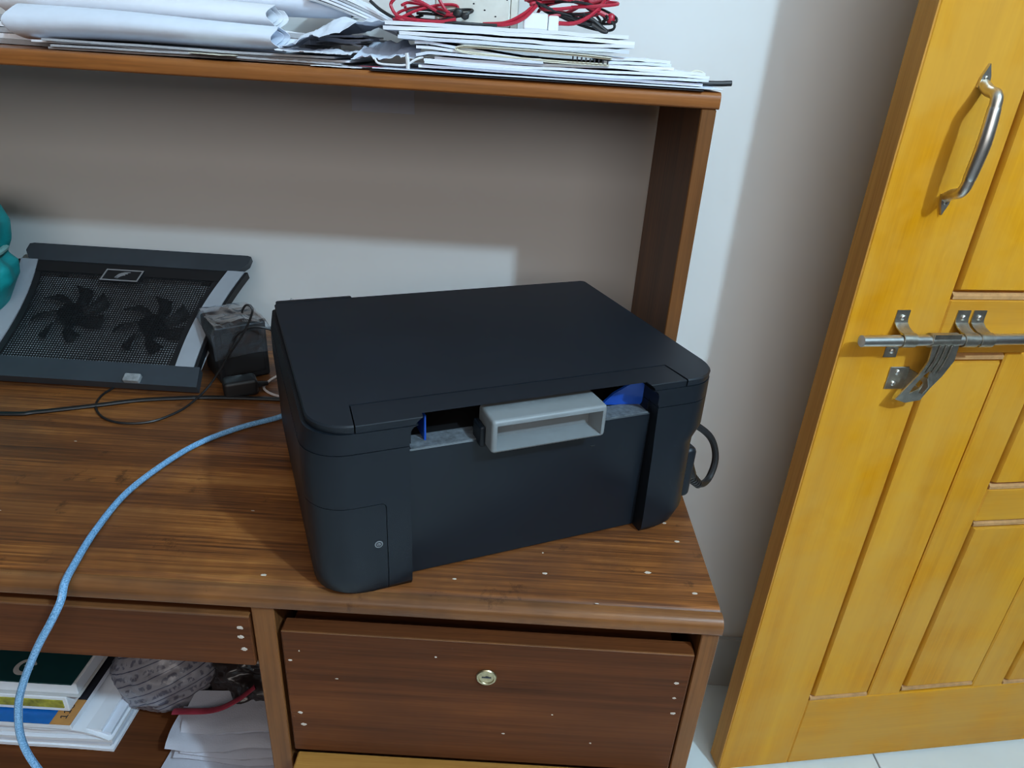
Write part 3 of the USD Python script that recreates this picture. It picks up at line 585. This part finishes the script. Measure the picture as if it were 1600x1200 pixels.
# ------------------------------------------------------------------ papers and wires on the hutch shelf
SH = 1.1832
rng = np.random.default_rng(11)
def leaf(x0, x1, y0, y1, z, amp=.0012, seed=0, t=.0006, skew=0.0, curl=0.0, nu=22, nv=10, droop=0.0, nlow=3.0):
    U, Vv = np.meshgrid(np.linspace(0, 1, nu), np.linspace(0, 1, nv), indexing='ij')
    X = x0 + (x1 - x0) * U + skew * Vv; Y = y0 + (y1 - y0) * Vv + skew * .3 * (U - .5)
    n = meshkit.fbm(np.stack([U * nlow * 2, Vv * nlow, np.full_like(U, seed * 1.37)], -1), 3, seed)
    Z = z + amp * n + curl * (1 - Vv) ** 3 * (np.sin(U * 5 + seed) * .5 + .5) + droop * np.clip(.25 - U, 0, 1) ** 2
    return sheet(np.stack([X, Y, Z], -1), t)
def bundle(name, label, cat, x0, x1, y0, y1, z0, z1, n, mats, seed, jit=.006, amp=.0016, curl=.001, sub='sheet'):
    r = np.random.default_rng(seed)
    t = thing(name, label, cat, ((x0 + x1) / 2, (y0 + y1) / 2, z0))
    for k in range(n):
        z = z0 + (z1 - z0) * (k + .25) / n
        j = r.uniform(-jit, jit, 4); j[2] *= .5
        part(t, sub, leaf(x0 + j[0], x1 + j[1], y0 + j[2] * .6, y1 + j[3] * .5, z, amp, seed * 17 + k, t=(z1 - z0) / n * .86, skew=r.uniform(-.004, .004), curl=curl), mats[k % len(mats)])
    return t
# thin clear file on the very edge of the shelf
fo = thing('plastic_file', 'thin flat plastic file lying under the paper pile on the shelf edge', 'file', (-.2, -.16, SH))
part(fo, 'back_cover', cbox(-.373, -.018, -.2735, -.03, SH, SH + .0012, .0003), BLACKB)
part(fo, 'front_cover', cbox(-.371, .002, -.2722, -.028, SH + .0022, SH + .0034, .0003), PAPER2)
part(fo, 'printed_mark', lump((-.373, -.262, SH + .0036), (.013, .006, .0003), 2, .2, 6, 2), REDP, label='red printed mark')
bundle('paper_bundle', 'lowest wide bundle of white papers in the right pile on the shelf', 'papers', -.315, -.012, -.262, -.045, SH + .0036, SH + .0165, 4, [PAPER, PAPER2, PAPER], 3, .010, .0028, .0016)
bt = thing('treasury_tag', 'white string tag threaded through the punched corner of the pile', 'tag', (-.335, -.262, SH + .004))
part(bt, 'string', tube([(-.318, -.262, SH + .016), (-.326, -.266, SH + .013), (-.336, -.267, SH + .0075), (-.352, -.267, SH + .0068), (-.365, -.266, SH + .0075), (-.369, -.266, SH + .012)], .0012, 6, 6), WHITEP)
part(bt, 'bar', tube([(-.3335, -.267, SH + .004), (-.3335, -.268, SH + .012), (-.3345, -.268, SH + .019)], .0021, 8, 4), WHITEP)
nb = thing('cream_notepad', 'cream notepad bent open inside the paper pile', 'notepad', (-.19, -.16, SH + .0175))
for k, off in enumerate((0.0, .0016)):
    pr = spline([(-.118, .0262 - off), (-.155, .0278 - off), (-.205, .0288 - off), (-.255, .0292 - off), (-.276, .0288 - off), (-.2835 + off, .0262), (-.279 + off * .6, .0232 + off * .6), (-.262, .0212 + off), (-.225, .0194 + off), (-.170, .0183 + off), (-.120, .0184 + off)], 6)
    part(nb, 'page', sheet(np.array([[(x + .004 * b, -.266 + k * .002 + .17 * b, SH + z + .0004) for b in np.linspace(0, 1, 6)] for x, z in pr]), .0012), CREAM)
part(nb, 'printed_ticks', cat_(*[cbox(-.160 + .0046 * k, -.1585 + .0046 * k, -.2694, -.2684, SH + .0225 - .0003 * k, SH + .0262 - .0003 * k, 0) for k in range(9)]), INK)
bundle('paper_bundle', 'short white bundle sticking out right of the cream notepad', 'papers', -.125, -.052, -.255, -.05, SH + .0175, SH + .0275, 3, [PAPER, PAPER2], 5, .004, .001, .0008)
bundle('paper_bundle', 'folded bundle of printed sheets just below the top one', 'papers', -.345, -.098, -.262, -.05, SH + .0305, SH + .0385, 2, [PAPER2, PAPER, PAPER], 6, .007, .0026, .0012)
bundle('paper_bundle', 'thick top bundle of white papers under the wires', 'papers', -.362, -.098, -.258, -.045, SH + .0395, SH + .0480, 2, [PAPER, PAPER, PAPER2], 7, .004, .0030, .0006)
fb = thing('paper_bundle', 'white papers folded at the left end of the right pile, sloping down under the notepad', 'papers', (-.27, -.16, SH + .017))
for k in range(3):
    U, Vv = np.meshgrid(np.linspace(0, 1, 24), np.linspace(0, 1, 8), indexing='ij')
    X = -.325 - .002 * k + .135 * U + .002 * np.sin(Vv * 5 + k); Y = -.266 + .2 * Vv + .003 * k
    Z = SH + .0182 + (.0046 * (k + 1) - .002) * (1 - np.clip((U - .12) / .75, 0, 1) ** .9) + .0010 * k * U - .003 * np.clip(.10 - U, 0, 1) * 10 * (k == 0)
    part(fb, 'sheet', sheet(np.stack([X, Y, Z], -1), .0028), [PAPER2, PAPER][k % 2])
pn = thing('black_pen', 'small dark pen cap lying past the right end of the shelf papers', 'pen', (.004, -.225, SH))
part(pn, 'barrel', tube([(-.020, -.235, SH + .0065), (.004, -.235, SH + .0072), (.020, -.235, SH + .0085)], .0030, 10, 3), BLACKC)
part(pn, 'clip', tube([(-.030, -.236, SH + .012), (-.024, -.238, SH + .0185), (-.014, -.238, SH + .0175), (-.0095, -.237, SH + .011)], .0010, 6, 6), CREAM)
# left: rolled papers
def roll(name, label, x0, x1, yc, zc, ry, rz, turns, seed, m, t=.0007, fold=.012):
    nu, nv = 18, int(26 * turns)
    r = np.random.default_rng(seed); G_ = np.zeros((nu, nv, 3))
    for i, a in enumerate(np.linspace(0, 1, nu)):
        for j, b in enumerate(np.linspace(0, 1, nv)):
            th = -1.3 + b * turns * 2 * math.pi; k = 1 - .30 * (1 - b)
            wob = 1 + .05 * math.sin(th * 2 + seed + a * 3)
            G_[i, j] = (x0 + (x1 - x0) * a + fold * (b - .5) * (1 if i in (0, nu - 1) else .6) + .003 * math.sin(th * 3 + seed) * (i in (0, nu - 1)), yc + ry * k * wob * math.cos(th) + .004 * math.sin(a * 3 + seed), zc + (rz * (1.32 - .5 * a) * k * wob) * math.sin(th) + .0015 * math.sin(a * 5))
    return solo(name, sheet(G_, t), m, label, 'rolled paper', smooth=60)
bundle('paper_bundle', 'flat grey-edged bundle of papers under the rolled papers', 'papers', -.735, -.405, -.255, -.06, SH, SH + .0100, 4, [PAPERG, PAPERG, PAPER, PAPERG], 21, .016, .002, .0012)
roll('paper_roll', 'front lowest rolled paper on the left of the shelf', -.765, -.480, -.230, SH + .0265, .034, .0145, 2.2, 1, PAPER2)
roll('paper_roll', 'middle rolled paper resting behind the front roll', -.81, -.502, -.175, SH + .0480, .030, .0155, 2.3, 2, PAPER)
roll('paper_roll', 'long upper rolled paper at the back of the shelf pile', -.87, -.428, -.110, SH + .066, .034, .018, 2.0, 4, PAPER2)
bundle('paper_bundle', 'flat papers under the upper rolled papers near the wall', 'papers', -.86, -.46, -.190, -.02, SH + .0002, SH + .032, 5, [PAPERG, PAPER], 23, .012, .002, .001)
def crumple(x0, x1, y0, y1, z0, amp, seed, nx=40, ny=18, tilt=(0, 0), fold=0.0):
    U, Vv = np.meshgrid(np.linspace(0, 1, nx), np.linspace(0, 1, ny), indexing='ij')
    p = np.stack([U * 4, Vv * 2.5, np.full_like(U, seed * 3.1)], -1)
    n = np.abs(meshkit.fbm(p, 4, seed) - .5) * 2; n2 = np.abs(meshkit.fbm(p * 1.7 + 9, 3, seed + 5) - .5) * 2
    X = x0 + (x1 - x0) * U + .010 * (n2 - .3); Y = y0 + (y1 - y0) * Vv + .012 * (n - .3)
    Z = z0 + amp * n + tilt[0] * U + tilt[1] * Vv + fold * np.sin(np.pi * Vv) * np.sin(np.pi * np.clip(U * 1.2, 0, 1))
    return sheet(np.stack([X, Y, Z], -1), .0005)
solo('crumpled_sheet', crumple(-.470, -.362, -.262, -.13, SH + .0150, .013, 2, fold=.014, tilt=(.032, .002)), PAPER2, 'crumpled bluish sheet bulging up at the middle of the shelf', 'paper')
solo('crumpled_sheet', crumple(-.472, -.395, -.266, -.19, SH + .0135, .009, 7), PAPER, 'small torn sheet beside the end of the front paper roll', 'paper')
solo('crumpled_sheet', crumple(-.392, -.325, -.262, -.12, SH + .0090, .014, 9, tilt=(.004, .014)), PAPER2, 'bluish folded sheets jammed against the left of the right pile', 'paper')
bundle('paper_bundle', 'thin stack of curled sheets between the rolls and the crumpled sheet', 'papers', -.490, -.400, -.165, -.05, SH + .0195, SH + .030, 4, [PAPER, PAPER2, PAPER], 31, .006, .004, .002)
solo('loose_sheet', leaf(-.437, -.383, -.268, -.16, SH + .0008, .0015, 4, .0008, .01), PAPER, 'single white sheet poking out flat over the shelf edge', 'paper')
solo('torn_slip', leaf(-.566, -.515, -.272, -.21, SH + .0055, .001, 8, .0006, -.012), CREAM, 'small torn slip poking out under the front paper roll', 'paper')
# a magazine leaning at the back
nbk = thing('rolled_notebook', 'folded notebook slanting down behind the crumpled sheet', 'notebook', (-.42, -.09, SH + .035))
for k in range(5):
    U, Vv = np.meshgrid(np.linspace(0, 1, 14), np.linspace(0, 1, 8), indexing='ij')
    X = -.47 + .105 * U; Y = -.150 + .11 * Vv; Z = SH + .084 - .0030 * k - .036 * U ** 1.2 - .001 * k * (1 - U)
    part(nbk, 'page', sheet(np.stack([X, Y, Z], -1), .0027), [PAPER, PAPERG, PAPER2][k % 3])
# adapter block and wires on top of the right pile
TZ = SH + .0497
bx = thing('adapter_box', 'cream rectangular electrical box standing on the papers', 'box', (-.272, -.13, TZ))
part(bx, 'case', cbox(-.320, -.231, -.150, -.095, TZ, TZ + .075, .002), CARD)
part(bx, 'end_flap', cbox(-.2305, -.222, -.148, -.100, TZ + .0005, TZ + .073, .001), CARD)
part(bx, 'printed_specks', cat_(*[lump((-.30 + .013 * k, -.1503, TZ + .012 + .006 * ((k * 7) % 4)), (.0012, .0003, .0008), k, .4, 9, 1) for k in range(6)]), INK, kind='stuff')
wc = thing('white_connector', 'small white connector block with red wires on the papers', 'connector', (-.198, -.15, TZ))
part(wc, 'shell', rbox(-.215, -.186, -.160, -.128, TZ, TZ + .0185, .003) , WHITEP)
part(wc, 'raised_face', rbox(-.1855, -.173, -.158, -.132, TZ, TZ + .0165, .002), WHITEP)
def wire_tangle(name, label, c, ext, loops, seed, m, r=.0017):
    rg = np.random.default_rng(seed); ms = []
    for k in range(loops):
        ph = rg.uniform(0, 6.28); P = []
        ax, az = ext[0] * rg.uniform(.55, 1.0), ext[2] * rg.uniform(.35, 1.0); ti = rg.uniform(-.35, .35); cx = rg.uniform(-.2, .2) * ext[0]
        for a in np.linspace(0, 2 * math.pi * rg.uniform(.8, 1.2), 12):
            x_ = cx + ax * math.cos(a + ph); z_ = az * math.sin(a + ph) * .5 + ti * x_
            P.append((c[0] + x_, c[1] + ext[1] * math.sin(a * 1.5 + k), max(TZ + r + .0005, c[2] + z_)))
        ms.append(tube(P, r, 6, 5))
    return cat_(*ms)
t1 = thing('wire_tangle', 'coil of red and black wire left of the cream box', 'wires', (-.34, -.15, TZ))
part(t1, 'red_wire', wire_tangle('', '', (-.325, -.163, TZ + .008), (.045, .012, .022), 3, 3, REDC), REDC)
part(t1, 'red_wire', tube([(-.365, -.172, TZ + .010), (-.368, -.170, TZ + .018), (-.358, -.170, TZ + .025), (-.335, -.168, TZ + .022), (-.312, -.168, TZ + .012), (-.294, -.172, TZ + .010), (-.29, -.174, TZ + .014)], .0019, 7, 6), REDC)
part(t1, 'red_wire', tube([(-.365, -.172, TZ + .010), (-.358, -.174, TZ + .005), (-.335, -.176, TZ + .0025), (-.310, -.176, TZ + .0025), (-.292, -.176, TZ + .006)], .0019, 7, 6), REDC)
part(t1, 'red_wire', tube([(-.318, -.166, TZ + .045), (-.315, -.166, TZ + .03), (-.306, -.168, TZ + .016), (-.300, -.17, TZ + .012)], .0019, 7, 6), REDC)
part(t1, 'black_wire', wire_tangle('', '', (-.320, -.160, TZ + .007), (.040, .010, .016), 3, 8, BLACKC, .0016), BLACKC)
part(t1, 'crimp', cat_(lump((-.290, -.174, TZ + .013), (.006, .004, .005), 3, .3, 8, 2), lump((-.282, -.174, TZ + .010), (.005, .003, .004), 4, .3, 8, 2)), BLACKC)
t2 = thing('wire_tangle', 'larger tangle of red and black wires right of the cream box', 'wires', (-.16, -.14, TZ))
part(t2, 'red_wire', wire_tangle('', '', (-.165, -.135, TZ + .030), (.052, .018, .020), 5, 13, REDC, .002), REDC)
part(t2, 'black_wire', wire_tangle('', '', (-.160, -.138, TZ + .026), (.052, .016, .028), 6, 17, BLACKC, .0016), BLACKC)
part(t2, 'red_wire', tube([(-.215, -.15, TZ + .032), (-.18, -.15, TZ + .036), (-.15, -.15, TZ + .032), (-.128, -.15, TZ + .024), (-.114, -.15, TZ + .019)], .0027, 8, 6), REDC)
part(t2, 'wire_end', lump((-.112, -.15, TZ + .0175), (.0055, .005, .0058), 3, .1, 6, 3), REDC)
part(t2, 'red_wire', tube([(-.174, -.155, TZ + .009), (-.155, -.157, TZ + .010), (-.138, -.155, TZ + .018), (-.125, -.15, TZ + .030), (-.118, -.148, TZ + .042)], .0023, 8, 6), REDC)
part(t2, 'black_wire', tube([(-.145, -.152, TZ + .020), (-.132, -.154, TZ + .014), (-.120, -.156, TZ + .006), (-.116, -.157, TZ + .0035), (-.122, -.157, TZ + .004), (-.134, -.156, TZ + .010)], .0024, 8, 6), BLACKC)
part(t2, 'red_wire', tube([(-.262, -.158, TZ + .003), (-.235, -.160, TZ + .006), (-.215, -.160, TZ + .016), (-.205, -.156, TZ + .024)], .0022, 7, 6), REDC)
part(t2, 'red_wire', tube([(-.255, -.160, TZ + .0028), (-.232, -.163, TZ + .0045), (-.214, -.163, TZ + .012), (-.20, -.158, TZ + .026)], .0020, 7, 6), REDC)
solo('black_lead', tube([(-.395, -.155, TZ + .020), (-.382, -.158, TZ + .011), (-.362, -.163, TZ + .003), (-.335, -.170, TZ + .0022), (-.295, -.176, TZ + .0022), (-.265, -.168, TZ + .0022), (-.245, -.166, TZ + .0024)], .0019, 7, 8), BLACKC,
     'single black lead running in front of the cream box', 'wire')
solo('taped_slip', cbox(-.458, -.367, -.0012, -.0002, 1.117, 1.165, .0002), PAPER2, 'pale blank paper slip stuck to the wall under the shelf', 'paper slip')

# ------------------------------------------------------------------ in the kneehole
KZ = .3652
wp = bundle('paper_ream', 'white paper stack under the books in the kneehole', 'papers', -1.02, -.692, -.490, -.19, KZ, KZ + .038, 7, [PAPER, PAPER, PAPER2], 41, .008, .003, .003)
part(wp, 'sheet', sheet(np.array([[(-.80 + .112 * a + .004 * b, -.494 + .02 * b * 8, KZ + .0425 - .026 * max(0, a - .45) ** 1.3 * 1.6 - .004 * math.sin(6 * a) * (1 - b)) for b in np.linspace(0, 1, 8)] for a in np.linspace(0, 1, 14)]), .0016), PAPER, label='top sheet drooping over the corner')
bb = thing('blue_book', 'blue paperback with black and orange band sticking out of the pile', 'book', (-.85, -.38, KZ + .044), -.02)
part(bb, 'pages', cbox(-1.02, -.729, -.497, -.27, KZ + .0455, KZ + .0565, .001), PAPER)
part(bb, 'cover', cbox(-1.02, -.7535, -.499, -.27, KZ + .0565, KZ + .0580, .0004), BLUEB)
part(bb, 'black_band', cbox(-.7533, -.7275, -.462, -.27, KZ + .0565, KZ + .0581, .0004), BLACKB)
ob = part(bb, 'orange_band', cbox(-.7533, -.7275, -.499, -.4622, KZ + .0565, KZ + .0581, .0004), ORANGE)
tx = meshkit.text_mesh('113', .0085, .0003)
part(ob, 'number_print', xf(tx, frame((-.7370, -.492, KZ + .0581), (0, 1, 0), (-1, 0, 0), (0, 0, 1))), INK)
yb = thing('yellow_book', 'thin book with mottled yellow front edge under the green book', 'book', (-.86, -.36, KZ + .059), .03)
part(yb, 'pages', cbox(-1.02, -.737, -.482, -.25, KZ + .0600, KZ + .0850, .001), PAPER)
part(yb, 'spine_print', cbox(-.925, -.742, -.4832, -.4815, KZ + .0670, KZ + .0800, .0003), YELLOWB)
part(yb, 'dark_print', cbox(-.965, -.928, -.4832, -.4815, KZ + .0670, KZ + .0800, .0003), BLACKB)
gb = thing('green_book', 'dark green hardback with a pale ring emblem on top of the pile', 'book', (-.86, -.36, KZ + .086), .02)
part(gb, 'pages', cbox(-1.02, -.7225, -.478, -.24, KZ + .0872, KZ + .1060, .001), PAPER)
gc = part(gb, 'cover', cbox(-1.02, -.7255, -.481, -.24, KZ + .1062, KZ + .1082, .0006), GREENB)
part(gb, 'back_cover', cbox(-1.02, -.7195, -.481, -.24, KZ + .0854, KZ + .0870, .0005), LOGO)
em = Point(0, 0).buffer(.0125).difference(Point(.0015, .001).buffer(.0082)).difference(sbox(.004, -.002, .02, .005)).union(Polygon([(-.002, .001), (.012, .004), (.012, .006), (-.001, .003)]))
part(gc, 'ring_emblem', xf(extrude(em, .0003), frame((-.797, -.459, KZ + .1082), (1, 0, 0), (0, 1, 0), (0, 0, 1))), LOGO)
nbag = thing('newsprint_bag', 'bulging plastic bag printed with rows of newsprint in the kneehole', 'bag', (-.655, -.37, KZ))
b1 = lump((-.655, -.385, KZ + .050), (.074, .068, .060), 4, .16, 8, 5); b1[0][:, 2] = np.maximum(b1[0][:, 2], KZ + .0005)
part(nbag, 'bag_body', b1, NEWS)
rb = thing('dark_bag', 'crumpled dark red plastic bag beside the drawer post', 'bag', (-.515, -.36, KZ))
b2 = lump((-.515, -.375, KZ + .056), (.082, .066, .058), 9, .30, 12, 5); b2[0][:, 2] = np.maximum(b2[0][:, 2], KZ + .0005)
part(rb, 'bag_body', b2, DARKBAG)
part(rb, 'red_handle', tube([(-.62, -.458, KZ + .040), (-.565, -.460, KZ + .050), (-.535, -.452, KZ + .062), (-.515, -.440, KZ + .074)], .005, 8, 6, .4), REDBAG, label='red plastic strip')
fc = thing('folded_cloth', 'folded white cloth at the foot of the drawer post', 'cloth', (-.54, -.50, KZ))
for k in range(5):
    U, Vv = np.meshgrid(np.linspace(0, 1, 30), np.linspace(0, 1, 12), indexing='ij')
    n_ = meshkit.fbm(np.stack([U * 3.5, Vv * 1.5, np.full_like(U, k * 2.2)], -1), 3, k) - .5
    X = np.minimum(-.603 + .010 * ((k * 7) % 3 - 1) + .185 * U + .010 * n_ * (U < .3), -.4290)
    Y = -.520 + .006 * ((k * 5) % 3) + .006 * k + .058 * Vv + .014 * n_ * (1 - Vv)
    Z = KZ + .003 + .0092 * k + .007 * n_ + .018 * U * (k / 4) + .004 * (1 - Vv) * np.sin(U * 7 + k)
    Z = np.maximum(Z - .010 * np.clip(.12 - Vv, 0, 1) * 8 * (.5 + n_), KZ + .003)
    part(fc, 'fold', sheet(np.stack([X, Y, Z], -1), .0058), CLOTH)
